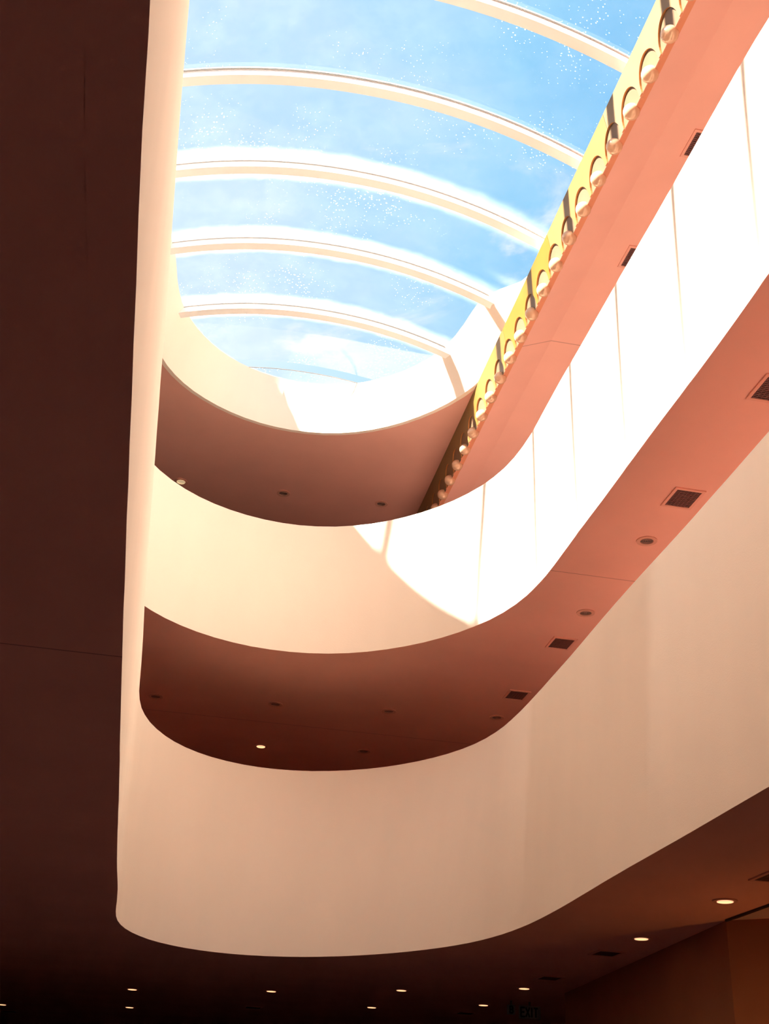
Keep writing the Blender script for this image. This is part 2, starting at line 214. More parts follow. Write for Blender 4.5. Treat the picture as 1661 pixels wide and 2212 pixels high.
PLANS = {
    'p1': [(-0.125,-4,-0.125,-4),(-0.125,-3.857,-0.125,-3.857),(-0.125,-3.714,-0.125,-3.714),(-0.125,-3.571,-0.125,-3.571),(-0.125,-3.428,-0.125,-3.428),(-0.125,-3.285,-0.125,-3.285),(-0.125,-3.142,-0.125,-3.142),(-0.125,-2.999,-0.125,-2.999),(-0.125,-2.856,-0.125,-2.856),(-0.125,-2.713,-0.125,-2.713),(-0.125,-2.571,-0.125,-2.571),(-0.125,-2.428,-0.124,-2.428),(-0.125,-2.285,-0.124,-2.285),(-0.125,-2.142,-0.124,-2.142),(-0.125,-1.999,-0.124,-1.999),(-0.125,-1.856,-0.124,-1.856),(-0.125,-1.713,-0.124,-1.713),(-0.125,-1.57,-0.124,-1.57),(-0.125,-1.427,-0.124,-1.427),(-0.125,-1.284,-0.124,-1.284),(-0.125,-1.141,-0.124,-1.141),(-0.126,-0.998,-0.124,-0.998),(-0.126,-0.855,-0.124,-0.855),(-0.125,-0.712,-0.124,-0.712),(-0.125,-0.569,-0.125,-0.569),(-0.124,-0.426,-0.125,-0.426),(-0.124,-0.283,-0.126,-0.283),(-0.123,-0.14,-0.126,-0.14),(-0.122,0.004,-0.127,0.003),(-0.121,0.146,-0.129,0.146),(-0.121,0.289,-0.132,0.289),(-0.122,0.43,-0.136,0.43),(-0.124,0.572,-0.142,0.571),(-0.128,0.712,-0.149,0.711),(-0.131,0.852,-0.157,0.851),(-0.136,0.99,-0.166,0.99),(-0.139,1.129,-0.173,1.128),(-0.141,1.266,-0.18,1.266),(-0.144,1.404,-0.186,1.403),(-0.146,1.542,-0.191,1.541),(-0.149,1.679,-0.197,1.678),(-0.151,1.817,-0.201,1.816),(-0.154,1.956,-0.204,1.955),(-0.156,2.095,-0.207,2.094),(-0.158,2.236,-0.209,2.235),(-0.161,2.378,-0.211,2.377),(-0.163,2.521,-0.213,2.52),(-0.165,2.665,-0.215,2.664),(-0.167,2.812,-0.218,2.81),(-0.169,2.959,-0.22,2.958),(-0.171,3.11,-0.223,3.108),(-0.173,3.262,-0.226,3.26),(-0.175,3.416,-0.228,3.414),(-0.176,3.572,-0.231,3.57),(-0.178,3.731,-0.233,3.728),(-0.18,3.892,-0.236,3.889),(-0.182,4.054,-0.238,4.051),(-0.185,4.219,-0.241,4.216),(-0.187,4.386,-0.244,4.382),(-0.19,4.554,-0.246,4.55),(-0.192,4.723,-0.249,4.719),(-0.194,4.893,-0.252,4.889),(-0.196,5.063,-0.254,5.059),(-0.197,5.234,-0.255,5.229),(-0.197,5.403,-0.256,5.398),(-0.197,5.572,-0.257,5.567),(-0.198,5.738,-0.259,5.733),(-0.201,5.902,-0.261,5.897),(-0.204,6.063,-0.264,6.058),(-0.209,6.22,-0.267,6.216),(-0.212,6.372,-0.269,6.369),(-0.212,6.519,-0.265,6.517),(-0.206,6.66,-0.253,6.659),(-0.19,6.794,-0.23,6.796),(-0.165,6.922,-0.198,6.926),(-0.13,7.043,-0.154,7.05),(-0.085,7.155,-0.101,7.166),(-0.031,7.258,-0.038,7.273),(0.033,7.349,0.036,7.37),(0.106,7.428,0.119,7.454),(0.188,7.494,0.212,7.526),(0.278,7.544,0.312,7.582),(0.374,7.578,0.419,7.624),(0.475,7.596,0.532,7.649),(0.579,7.595,0.648,7.656),(0.685,7.577,0.766,7.645),(0.792,7.542,0.884,7.617),(0.898,7.491,1.001,7.572),(1.002,7.424,1.115,7.512),(1.103,7.345,1.225,7.438),(1.199,7.254,1.329,7.351),(1.289,7.154,1.425,7.253),(1.374,7.047,1.512,7.148),(1.451,6.935,1.591,7.035),(1.521,6.819,1.659,6.918),(1.583,6.702,1.716,6.798),(1.636,6.583,1.762,6.675),(1.681,6.464,1.796,6.55),(1.717,6.344,1.82,6.423),(1.745,6.223,1.836,6.295),(1.767,6.1,1.844,6.164),(1.784,5.974,1.849,6.031),(1.795,5.845,1.851,5.895),(1.803,5.712,1.851,5.755),(1.806,5.574,1.85,5.61),(1.806,5.432,1.848,5.462),(1.804,5.285,1.846,5.308),(1.8,5.133,1.844,5.151),(1.794,4.977,1.84,4.991),(1.788,4.817,1.835,4.827),(1.781,4.654,1.831,4.661),(1.776,4.489,1.827,4.493),(1.771,4.323,1.825,4.325),(1.768,4.157,1.824,4.156),(1.764,3.99,1.824,3.989),(1.761,3.825,1.824,3.822),(1.756,3.661,1.823,3.657),(1.751,3.5,1.82,3.495),(1.746,3.341,1.818,3.336),(1.741,3.184,1.815,3.179),(1.739,3.03,1.812,3.025),(1.738,2.878,1.809,2.873),(1.738,2.728,1.804,2.724),(1.737,2.58,1.798,2.577),(1.737,2.434,1.79,2.431),(1.737,2.29,1.782,2.287),(1.736,2.146,1.774,2.144),(1.736,2.003,1.767,2.001),(1.735,1.86,1.76,1.859),(1.735,1.717,1.754,1.717),(1.735,1.575,1.749,1.574),(1.735,1.432,1.744,1.432),(1.735,1.289,1.741,1.289),(1.735,1.147,1.738,1.146),(1.735,1.004,1.736,1.004),(1.735,0.861,1.734,0.861),(1.735,0.718,1.733,0.718),(1.735,0.575,1.733,0.575),(1.735,0.431,1.732,0.432),(1.735,0.288,1.732,0.289),(1.735,0.145,1.732,0.146),(1.735,0.003,1.732,0.003),(1.735,-0.14,1.733,-0.14),(1.735,-0.283,1.733,-0.283),(1.735,-0.426,1.733,-0.426),(1.735,-0.569,1.734,-0.569),(1.735,-0.712,1.734,-0.712),(1.736,-0.855,1.735,-0.855),(1.736,-0.998,1.735,-0.998),(1.736,-1.141,1.735,-1.141),(1.735,-1.284,1.735,-1.284),(1.735,-1.427,1.735,-1.427),(1.735,-1.57,1.735,-1.57),(1.735,-1.713,1.734,-1.713),(1.734,-1.856,1.734,-1.856),(1.734,-1.999,1.734,-1.999),(1.734,-2.142,1.734,-2.142),(1.735,-2.285,1.734,-2.285),(1.735,-2.428,1.735,-2.428),(1.735,-2.571,1.735,-2.571),(1.735,-2.713,1.735,-2.713),(1.735,-2.856,1.735,-2.856),(1.735,-2.999,1.735,-2.999),(1.735,-3.142,1.735,-3.142),(1.735,-3.285,1.735,-3.285),(1.735,-3.428,1.735,-3.428),(1.735,-3.571,1.735,-3.571),(1.735,-3.714,1.735,-3.714),(1.735,-3.857,1.735,-3.857),(1.735,-4,1.735,-4)],
    'p2': [(-0.721,-4,-0.721,-4),(-0.721,-3.861,-0.721,-3.861),(-0.721,-3.722,-0.721,-3.722),(-0.721,-3.584,-0.721,-3.584),(-0.721,-3.445,-0.721,-3.445),(-0.721,-3.306,-0.721,-3.306),(-0.721,-3.167,-0.721,-3.167),(-0.721,-3.028,-0.721,-3.028),(-0.721,-2.889,-0.721,-2.889),(-0.721,-2.751,-0.721,-2.751),(-0.721,-2.612,-0.721,-2.612),(-0.721,-2.473,-0.721,-2.473),(-0.721,-2.334,-0.721,-2.334),(-0.721,-2.196,-0.721,-2.196),(-0.721,-2.057,-0.721,-2.057),(-0.721,-1.918,-0.721,-1.918),(-0.721,-1.779,-0.721,-1.779),(-0.721,-1.64,-0.721,-1.64),(-0.721,-1.502,-0.721,-1.502),(-0.721,-1.363,-0.721,-1.363),(-0.721,-1.224,-0.721,-1.224),(-0.721,-1.085,-0.721,-1.085),(-0.721,-0.946,-0.721,-0.946),(-0.721,-0.807,-0.721,-0.807),(-0.721,-0.669,-0.721,-0.669),(-0.721,-0.53,-0.721,-0.53),(-0.721,-0.391,-0.721,-0.391),(-0.721,-0.252,-0.721,-0.252),(-0.721,-0.113,-0.721,-0.113),(-0.721,0.025,-0.721,0.025),(-0.721,0.164,-0.721,0.164),(-0.721,0.303,-0.721,0.303),(-0.721,0.442,-0.721,0.442),(-0.721,0.581,-0.721,0.581),(-0.721,0.719,-0.721,0.719),(-0.721,0.858,-0.721,0.858),(-0.721,0.997,-0.721,0.997),(-0.721,1.136,-0.721,1.136),(-0.721,1.275,-0.721,1.274),(-0.721,1.413,-0.721,1.413),(-0.721,1.552,-0.721,1.552),(-0.721,1.691,-0.721,1.691),(-0.721,1.83,-0.721,1.83),(-0.721,1.969,-0.721,1.969),(-0.721,2.107,-0.721,2.107),(-0.721,2.246,-0.721,2.246),(-0.721,2.385,-0.721,2.385),(-0.721,2.524,-0.721,2.524),(-0.721,2.663,-0.721,2.663),(-0.721,2.801,-0.721,2.802),(-0.721,2.94,-0.721,2.941),(-0.721,3.079,-0.721,3.08),(-0.72,3.218,-0.721,3.219),(-0.72,3.357,-0.721,3.358),(-0.72,3.496,-0.72,3.497),(-0.72,3.635,-0.72,3.636),(-0.72,3.773,-0.721,3.775),(-0.721,3.912,-0.721,3.914),(-0.722,4.051,-0.722,4.053),(-0.723,4.189,-0.722,4.191),(-0.724,4.327,-0.724,4.329),(-0.726,4.466,-0.725,4.467),(-0.728,4.604,-0.727,4.605),(-0.73,4.743,-0.728,4.743),(-0.732,4.882,-0.728,4.881),(-0.731,5.021,-0.727,5.019),(-0.729,5.162,-0.723,5.158),(-0.723,5.303,-0.716,5.297),(-0.712,5.446,-0.704,5.436),(-0.696,5.588,-0.686,5.576),(-0.673,5.731,-0.662,5.715),(-0.642,5.873,-0.631,5.852),(-0.605,6.014,-0.592,5.988),(-0.559,6.151,-0.546,6.12),(-0.505,6.284,-0.492,6.247),(-0.442,6.411,-0.43,6.367),(-0.371,6.53,-0.359,6.481),(-0.29,6.641,-0.28,6.585),(-0.201,6.74,-0.192,6.678),(-0.102,6.827,-0.096,6.758),(0.005,6.902,0.009,6.827),(0.119,6.963,0.12,6.882),(0.239,7.01,0.236,6.925),(0.362,7.043,0.354,6.954),(0.488,7.059,0.475,6.969),(0.615,7.06,0.597,6.969),(0.741,7.044,0.717,6.952),(0.865,7.012,0.835,6.921),(0.986,6.964,0.949,6.874),(1.102,6.901,1.06,6.814),(1.213,6.824,1.164,6.74),(1.317,6.736,1.263,6.656),(1.415,6.638,1.356,6.562),(1.504,6.531,1.441,6.46),(1.584,6.417,1.517,6.353),(1.654,6.298,1.584,6.239),(1.714,6.173,1.64,6.121),(1.762,6.044,1.685,5.998),(1.798,5.912,1.719,5.872),(1.823,5.776,1.741,5.742),(1.838,5.638,1.754,5.609),(1.846,5.497,1.76,5.473),(1.848,5.354,1.76,5.334),(1.847,5.21,1.757,5.194),(1.846,5.064,1.755,5.052),(1.845,4.918,1.753,4.909),(1.845,4.771,1.753,4.765),(1.846,4.624,1.754,4.62),(1.845,4.477,1.754,4.475),(1.844,4.331,1.753,4.33),(1.843,4.185,1.753,4.186),(1.842,4.04,1.752,4.042),(1.842,3.895,1.753,3.898),(1.843,3.752,1.753,3.755),(1.844,3.61,1.754,3.613),(1.844,3.469,1.753,3.472),(1.843,3.329,1.752,3.333),(1.841,3.191,1.751,3.194),(1.838,3.053,1.749,3.056),(1.834,2.917,1.748,2.919),(1.829,2.781,1.747,2.783),(1.825,2.646,1.749,2.648),(1.823,2.511,1.754,2.513),(1.823,2.376,1.762,2.377),(1.825,2.24,1.772,2.242),(1.829,2.104,1.784,2.105),(1.832,1.968,1.795,1.968),(1.836,1.83,1.806,1.831),(1.838,1.692,1.816,1.692),(1.84,1.554,1.824,1.554),(1.841,1.415,1.83,1.415),(1.842,1.276,1.834,1.275),(1.842,1.136,1.838,1.136),(1.841,0.997,1.84,0.997),(1.841,0.858,1.841,0.858),(1.841,0.719,1.842,0.719),(1.84,0.58,1.843,0.58),(1.84,0.442,1.843,0.442),(1.84,0.303,1.843,0.303),(1.84,0.164,1.843,0.164),(1.84,0.025,1.843,0.025),(1.84,-0.114,1.843,-0.114),(1.84,-0.252,1.843,-0.252),(1.84,-0.391,1.842,-0.391),(1.84,-0.53,1.842,-0.53),(1.84,-0.669,1.842,-0.669),(1.84,-0.807,1.841,-0.807),(1.84,-0.946,1.841,-0.946),(1.84,-1.085,1.84,-1.085),(1.84,-1.224,1.839,-1.224),(1.839,-1.363,1.839,-1.363),(1.839,-1.502,1.838,-1.502),(1.838,-1.64,1.837,-1.64),(1.838,-1.779,1.836,-1.779),(1.837,-1.918,1.836,-1.918),(1.837,-2.057,1.835,-2.057),(1.838,-2.196,1.836,-2.196),(1.838,-2.334,1.837,-2.334),(1.839,-2.473,1.838,-2.473),(1.84,-2.612,1.84,-2.612),(1.841,-2.751,1.841,-2.751),(1.841,-2.889,1.841,-2.889),(1.841,-3.028,1.841,-3.028),(1.841,-3.167,1.841,-3.167),(1.841,-3.306,1.841,-3.306),(1.841,-3.445,1.841,-3.445),(1.84,-3.584,1.841,-3.584),(1.84,-3.722,1.841,-3.722),(1.84,-3.861,1.84,-3.861),(1.839,-4,1.84,-4)],
    'p3': [(-0.519,-4,-0.52,-4),(-0.52,-3.86,-0.521,-3.86),(-0.52,-3.72,-0.521,-3.72),(-0.521,-3.579,-0.521,-3.579),(-0.521,-3.439,-0.522,-3.439),(-0.521,-3.299,-0.522,-3.299),(-0.522,-3.159,-0.522,-3.159),(-0.522,-3.019,-0.522,-3.019),(-0.521,-2.879,-0.522,-2.879),(-0.521,-2.738,-0.521,-2.738),(-0.52,-2.598,-0.52,-2.598),(-0.519,-2.458,-0.518,-2.458),(-0.518,-2.318,-0.517,-2.318),(-0.518,-2.178,-0.516,-2.178),(-0.518,-2.038,-0.516,-2.038),(-0.518,-1.897,-0.517,-1.897),(-0.518,-1.757,-0.517,-1.757),(-0.519,-1.617,-0.518,-1.617),(-0.519,-1.477,-0.518,-1.477),(-0.52,-1.337,-0.519,-1.337),(-0.52,-1.196,-0.519,-1.196),(-0.52,-1.056,-0.52,-1.056),(-0.52,-0.916,-0.52,-0.916),(-0.52,-0.776,-0.52,-0.776),(-0.52,-0.636,-0.52,-0.636),(-0.52,-0.496,-0.52,-0.496),(-0.52,-0.355,-0.52,-0.355),(-0.52,-0.215,-0.52,-0.215),(-0.52,-0.075,-0.52,-0.075),(-0.52,0.065,-0.52,0.065),(-0.52,0.205,-0.52,0.205),(-0.52,0.345,-0.52,0.345),(-0.52,0.486,-0.52,0.486),(-0.52,0.626,-0.52,0.626),(-0.52,0.766,-0.52,0.766),(-0.52,0.906,-0.52,0.906),(-0.52,1.046,-0.52,1.046),(-0.52,1.187,-0.52,1.186),(-0.52,1.327,-0.52,1.327),(-0.52,1.467,-0.52,1.467),(-0.52,1.607,-0.52,1.607),(-0.52,1.747,-0.52,1.747),(-0.52,1.887,-0.52,1.887),(-0.52,2.028,-0.52,2.028),(-0.52,2.168,-0.521,2.168),(-0.52,2.308,-0.521,2.308),(-0.52,2.448,-0.521,2.448),(-0.52,2.588,-0.522,2.589),(-0.52,2.728,-0.522,2.729),(-0.52,2.869,-0.523,2.869),(-0.52,3.009,-0.524,3.01),(-0.52,3.149,-0.524,3.15),(-0.52,3.289,-0.525,3.29),(-0.52,3.429,-0.526,3.431),(-0.52,3.57,-0.526,3.571),(-0.52,3.71,-0.527,3.711),(-0.521,3.85,-0.527,3.851),(-0.521,3.99,-0.527,3.991),(-0.521,4.13,-0.526,4.131),(-0.521,4.27,-0.524,4.271),(-0.52,4.41,-0.521,4.41),(-0.519,4.55,-0.517,4.55),(-0.518,4.69,-0.512,4.689),(-0.517,4.831,-0.505,4.828),(-0.516,4.971,-0.496,4.968),(-0.516,5.113,-0.487,5.107),(-0.516,5.254,-0.477,5.246),(-0.519,5.395,-0.467,5.384),(-0.522,5.535,-0.458,5.521),(-0.528,5.674,-0.449,5.656),(-0.535,5.811,-0.441,5.789),(-0.542,5.945,-0.432,5.919),(-0.547,6.075,-0.422,6.045),(-0.545,6.199,-0.407,6.166),(-0.534,6.318,-0.384,6.283),(-0.513,6.432,-0.352,6.395),(-0.479,6.539,-0.313,6.502),(-0.435,6.64,-0.268,6.605),(-0.38,6.735,-0.216,6.704),(-0.315,6.823,-0.159,6.798),(-0.24,6.905,-0.096,6.887),(-0.155,6.979,-0.026,6.969),(-0.062,7.046,0.05,7.043),(0.038,7.104,0.133,7.108),(0.144,7.152,0.22,7.162),(0.256,7.189,0.313,7.203),(0.372,7.213,0.41,7.23),(0.49,7.224,0.508,7.242),(0.61,7.221,0.607,7.238),(0.728,7.204,0.705,7.219),(0.844,7.172,0.801,7.183),(0.957,7.125,0.894,7.133),(1.065,7.064,0.982,7.067),(1.168,6.99,1.065,6.987),(1.266,6.904,1.143,6.896),(1.357,6.807,1.215,6.796),(1.442,6.702,1.282,6.686),(1.518,6.589,1.342,6.57),(1.585,6.468,1.394,6.447),(1.64,6.34,1.436,6.317),(1.682,6.204,1.467,6.181),(1.712,6.06,1.488,6.037),(1.732,5.909,1.5,5.887),(1.742,5.752,1.506,5.731),(1.746,5.589,1.507,5.569),(1.745,5.422,1.506,5.404),(1.741,5.252,1.504,5.235),(1.735,5.078,1.501,5.063),(1.728,4.903,1.499,4.89),(1.72,4.727,1.499,4.716),(1.714,4.551,1.5,4.542),(1.708,4.376,1.504,4.368),(1.703,4.202,1.51,4.196),(1.7,4.03,1.518,4.025),(1.698,3.861,1.528,3.856),(1.698,3.693,1.541,3.69),(1.699,3.529,1.555,3.526),(1.702,3.367,1.57,3.365),(1.705,3.209,1.587,3.207),(1.709,3.053,1.604,3.052),(1.713,2.9,1.622,2.899),(1.717,2.75,1.639,2.749),(1.722,2.602,1.655,2.602),(1.726,2.456,1.671,2.456),(1.729,2.312,1.685,2.312),(1.732,2.169,1.697,2.169),(1.734,2.027,1.708,2.027),(1.735,1.887,1.717,1.887),(1.736,1.746,1.723,1.746),(1.736,1.606,1.729,1.607),(1.736,1.466,1.732,1.467),(1.736,1.327,1.735,1.327),(1.735,1.187,1.737,1.187),(1.735,1.047,1.738,1.047),(1.735,0.906,1.739,0.907),(1.735,0.766,1.74,0.766),(1.735,0.626,1.74,0.626),(1.735,0.486,1.739,0.486),(1.735,0.346,1.739,0.346),(1.735,0.205,1.739,0.205),(1.735,0.065,1.738,0.065),(1.735,-0.075,1.738,-0.075),(1.735,-0.215,1.738,-0.215),(1.735,-0.355,1.737,-0.355),(1.735,-0.496,1.737,-0.496),(1.735,-0.636,1.736,-0.636),(1.735,-0.776,1.736,-0.776),(1.735,-0.916,1.736,-0.916),(1.735,-1.056,1.735,-1.056),(1.735,-1.196,1.735,-1.196),(1.735,-1.337,1.735,-1.337),(1.735,-1.477,1.735,-1.477),(1.735,-1.617,1.735,-1.617),(1.735,-1.757,1.735,-1.757),(1.735,-1.897,1.735,-1.897),(1.735,-2.038,1.735,-2.038),(1.735,-2.178,1.735,-2.178),(1.735,-2.318,1.735,-2.318),(1.735,-2.458,1.735,-2.458),(1.735,-2.598,1.735,-2.598),(1.735,-2.738,1.735,-2.738),(1.735,-2.879,1.735,-2.879),(1.735,-3.019,1.735,-3.019),(1.735,-3.159,1.735,-3.159),(1.735,-3.299,1.735,-3.299),(1.735,-3.439,1.735,-3.439),(1.735,-3.579,1.735,-3.579),(1.735,-3.72,1.735,-3.72),(1.735,-3.86,1.735,-3.86),(1.735,-4,1.735,-4)],
}

S2 = 1.0
Z1B, Z1T, Z2B, Z2T, Z3B = 1.0, 2.1935, 2.8*S2, 3.69*S2, 4.6
PLANS['p2'] = [tuple(c*S2 for c in p) for p in PLANS['p2']]
XL, XR, YN, YF = -4.2, 3.5, -4.0, 15.0
def vault(x):
    return 5.0-.195*abs(min(max(x, -.62), 1.78)-.546)**2.08
def normals(P):
    out = []
    for i in range(len(P)):
        a = P[max(i-1, 0)]; b = P[min(i+1, len(P)-1)]
        t = Vector((b[0]-a[0], b[1]-a[1])); t.normalize(); out.append(Vector((-t.y, t.x)))   # points away from the well
    return out

# ------------------------------------------------------------------ parapets (one continuous curved wall per gallery)
def parapet(name, P, zb, zt, ms):
    n = normals(P); c = .007; T = .065
    def row(kx, z, off): return [W(p[kx]+q.x*off, p[kx+1]+q.y*off, z) for p, q in zip(P, n)]
    rows = [row(0, zb, 0), row(2, zt-c, 0), row(2, zt-c*.35, c*.4), row(2, zt, c*1.4), row(2, zt, T), row(0, zb, T)]
    v, f = loft(rows, close=True)
    o = struct(name, v, f, [M['cream'], ms], smooth=True, ang=.5)
    for p in o.data.polygons:
        if abs(p.center.z-(U*zb+EYE)) < .01: p.material_index = 1
    return o
parapet('wall_lower', PLANS['p1'], Z1B, Z1T, M['soffit_low'])
parapet('wall_middle', PLANS['p2'], Z2B, Z2T, M['soffit_mid'])

# ------------------------------------------------------------------ slabs whose undersides are the painted soffits
def slab(name, P, zb, zt, m, xl=XL, xr=XR, yf=YF, inset=.0645):
    n = normals(P); c = Vector((.55, 4.6))
    inner = [Vector((p[0]+q.x*inset, p[1]+q.y*inset)) for p, q in zip(P, n)]
    outer = []
    for p in inner:
        if p.y < c.y: outer.append(Vector((xl if p.x < c.x else xr, p.y)))
        else:
            d = p-c; t = 1e9
            if d.x < -1e-6: t = min(t, (xl-c.x)/d.x)
            if d.x > 1e-6: t = min(t, (xr-c.x)/d.x)
            if d.y > 1e-6: t = min(t, (yf-c.y)/d.y)
            outer.append(c+d*t)
    v = []; f = []; mi = []
    N = len(inner)
    for z in (zb, zt):
        v += [W(p.x+((q[2]-q[0]) if z == zt and zt-zb > .3 else 0)*.7, p.y, z) for p, q in zip(inner, P)]+[W(p.x, p.y, z) for p in outer]
    cor = {}
    for z, k in ((zb, 0), (zt, 1)):
        cor[(0, k)] = len(v); v.append(W(xl, yf, z)); cor[(1, k)] = len(v); v.append(W(xr, yf, z))
    for k in (0, 1):
        b = k*2*N
        for i in range(N-1):
            f.append((b+i, b+i+1, b+N+i+1, b+N+i)); mi.append(k)
            a, q = outer[i], outer[i+1]
            if abs(a.x-xl) < 1e-5 and abs(q.y-yf) < 1e-5 and abs(a.y-yf) > 1e-5: f.append((b+N+i, b+N+i+1, cor[(0, k)])); mi.append(k)
            if abs(q.x-xr) < 1e-5 and abs(a.y-yf) < 1e-5 and abs(q.y-yf) > 1e-5: f.append((b+N+i, b+N+i+1, cor[(1, k)])); mi.append(k)
    for i in range(N-1):
        f.append((i, i+1, 2*N+i+1, 2*N+i)); mi.append(0)
    me = bpy.data.meshes.new(name); me.from_pydata([tuple(p) for p in v], [], f)
    for x in m: me.materials.append(x)
    me.polygons.foreach_set('material_index', mi)
    o = bpy.data.objects.new(name, me); COL.objects.link(o); o['kind'] = 'structure'
    return o
slab('ceiling', PLANS['p1'], Z1B, Z1T-.5, [M['soffit_low'], M['floor_low']])
slab('ceiling_middle', PLANS['p2'], Z2B, Z2T-.5, [M['soffit_mid'], M['floor']])
slab('ceiling_upper', PLANS['p3'], Z3B, Z3B+.16, [M['soffit_top'], M['inner_wall']], inset=.03)

# ------------------------------------------------------------------ well wall under the glazing (upper curved wall)
def well():
    P = PLANS['p3']; rb = []; rt = []; rb2 = []; rt2 = []; n = normals(P)
    for p, q in zip(P, n):
        if p[0] > 1.4 and p[1] < 6.1:
            g = min(max((6.1-p[1])/.5, 0), 1); g = g*g*(3-2*g); ax = max(p[0], 1.748)
            p = (p[0]+(ax-p[0])*g, p[1], p[2]+(ax-p[0])*g, p[3])
        y = p[1]; w = min(max((y-5.25)/.6, 0), 1); w = w*w*(3-2*w)
        x2 = p[0]+(p[2]-p[0])*w; y2 = p[1]+(p[3]-p[1])*w
        zt = vault(x2)+.045
        rb.append(W(p[0], p[1], Z3B)); rt.append(W(x2, y2, zt)); rt2.append(W(x2+q.x*.06, y2+q.y*.06, zt)); rb2.append(W(p[0]+q.x*.12, p[1]+q.y*.12, Z3B+.15))
    rb1 = [Vector((v.x+U*q.x*.06, v.y+U*q.y*.06, v.z+.0012)) for v, q in zip(rb, n)]
    v, f = loft([rt2, rt, rb, rb1, rb2])
    struct('wall_upper', v, f, M['cream'], smooth=True, ang=.6)
well()

# ------------------------------------------------------------------ outer shell
ubox('floor', XL, XR+.1, YN, YF, -.9, -.8, M['ground'])
ubox('wall_far', XL-.1, XR+.1, YF, YF+.1, 1.2, 4.76, M['inner_wall'])
ubox('wall_ground_far', XL-.1, XR+.1, YF, YF+.1, -.8, 1.19, M['ground'])
ubox('wall_near', XL-.1, XR+.1, YN-.1, YN, -.8, 5.2, M['inner_wall'])
ubox('wall_left', XL-.1, XL, YN, YF, -.8, 4.76, M['inner_wall'])
ubox('wall_right', XR, XR+.1, YN, YF, -.8, 4.76, M['inner_wall'])
def wall_line(name, pts, z0, z1, t, m):
    rows = []
    for (x, y) in pts: pass
    v = []; f = []
    n = normals([(p[0], p[1]) for p in pts])
    a = [W(p[0], p[1], z0) for p in pts]; b = [W(p[0], p[1], z1) for p in pts]
    c = [W(p[0]+t*q.x, p[1]+t*q.y, z1) for p, q in zip(pts, n)]; d = [W(p[0]+t*q.x, p[1]+t*q.y, z0) for p, q in zip(pts, n)]
    v, f = loft([a, b, c, d], close=True)
    k = len(pts); f += [(0, k, 2*k, 3*k), (k-1, 4*k-1, 3*k-1, 2*k-1)]
    return struct(name, v, f, m)
wall_line('wall_ground', [(2.84, 8.25), (2.59, 5.22), (3.495, 4.40)], -.8, .999, .12, M['dark_wall'])

# ------------------------------------------------------------------ right-hand upper ceiling: sloping strip, crease, flat strip
def ceiling_right():
    xs = [(1.712, 4.372), (1.933, 4.467), (XR, 4.467)]
    rows = [[W(x, y, z) for y in (YN, 0, 4, 8, YF)] for x, z in xs]+[[W(x, y, z+.05) for y in (YN, 0, 4, 8, YF)] for x, z in xs[::-1]]
    v, f = loft(rows, close=True)
    struct('ceiling_right', v, f, M['soffit_top'])
ceiling_right()
ubox('trim_1', 1.668, 1.86, YN, 9.6, 4.592, 4.598, M['cream'])

# ------------------------------------------------------------------ ornamental cornice: four-scallop panels, backing bar, balls
PITCHB = .2245; BALL0 = 3.203
A0 = Vector((1.700, 0, 4.370)); A1 = Vector((1.656, 0, 4.598))
UPV = (A1-A0); H = UPV.length; UPV.normalize(); OUT = Vector((-UPV.z, 0, UPV.x))       # outward normal of the face
def cpt(y, t, d):
    p = A0+UPV*t+OUT*d; return W(p.x, y, p.z)
RA = .100; FT = .0; BT = -.009; KT = -.026
cornice = empty('ornamental_cornice', W(1.70, 3.2, 4.37), 'long gold cornice with scalloped recesses and a row of balls along the skylight', 'cornice')
def child(o): o.matrix_parent_inverse = Matrix.Translation(-o.parent.location); return o
def panel(k0):
    y0 = BALL0+PITCHB*k0+.012; y1 = y0+4*PITCHB-.0025
    ys = set([y0, y1])
    cs = [BALL0+PITCHB*(k0+i) for i in range(0, 6)]
    for c in cs:
        for j in range(0, 25):
            y = c-RA*math.cos(math.pi*j/24)
            if y0 < y < y1: ys.add(y)
        for e in (-RA-.0008, RA+.0008):
            if y0 < c+e < y1: ys.add(c+e)
    ys = sorted(ys)
    def bot(y):
        b = -.006
        for c in cs:
            if abs(y-c) <= RA+1e-6: b = max(b, math.sqrt(max(RA*RA-(y-c)**2, 0))*1.32)
        return b
    rows = [[cpt(y, H, FT) for y in ys], [cpt(y, bot(y), FT) for y in ys], [cpt(y, bot(y), BT) for y in ys], [cpt(y, H, BT) for y in ys]]
    v, f = loft(rows, close=True); n = len(ys); f += [(0, n, 2*n, 3*n), (n-1, 4*n-1, 3*n-1, 2*n-1)]
    g = GOLD[{-1: 0, 3: 1, 7: 2, 11: 3, 15: 4}.get(k0, 1)]
    o = mesh_obj('panel', v, f, [g, M['trim'], M['rim']], cornice)
    for p in o.data.polygons:
        if abs(p.normal.dot(OUT)) < .5 and p.center.z < U*4.53+EYE: p.material_index = 1 if p.center.z < U*4.375+EYE else 2
    child(o)
for k0 in (-13, -9, -5, -1, 3, 7, 11, 15, 19): panel(k0)
def backing():
    y0, y1 = BALL0-14*PITCHB, BALL0+24*PITCHB
    v, f = loft([[cpt(y, t, d) for y in (y0, y1)] for t, d in ((H, BT-.0005), (0, BT-.0005), (0, KT-.018), (H, KT-.018))], close=True)
    f += [(0, 2, 4, 6), (1, 7, 5, 3)]
    o = mesh_obj('backing_bar', v, f, [M['peach'], M['trim']], cornice)
    for p in o.data.polygons:
        if p.normal.z < -.8: p.material_index = 1
    child(o)
backing()
def ball_mesh():
    bm = bmesh.new(); bmesh.ops.create_uvsphere(bm, u_segments=28, v_segments=16, radius=.0405*U)
    me = bpy.data.meshes.new('ball'); bm.to_mesh(me); bm.free(); me.materials.append(M['ball'])
    me.polygons.foreach_set('use_smooth', [True]*len(me.polygons)); return me
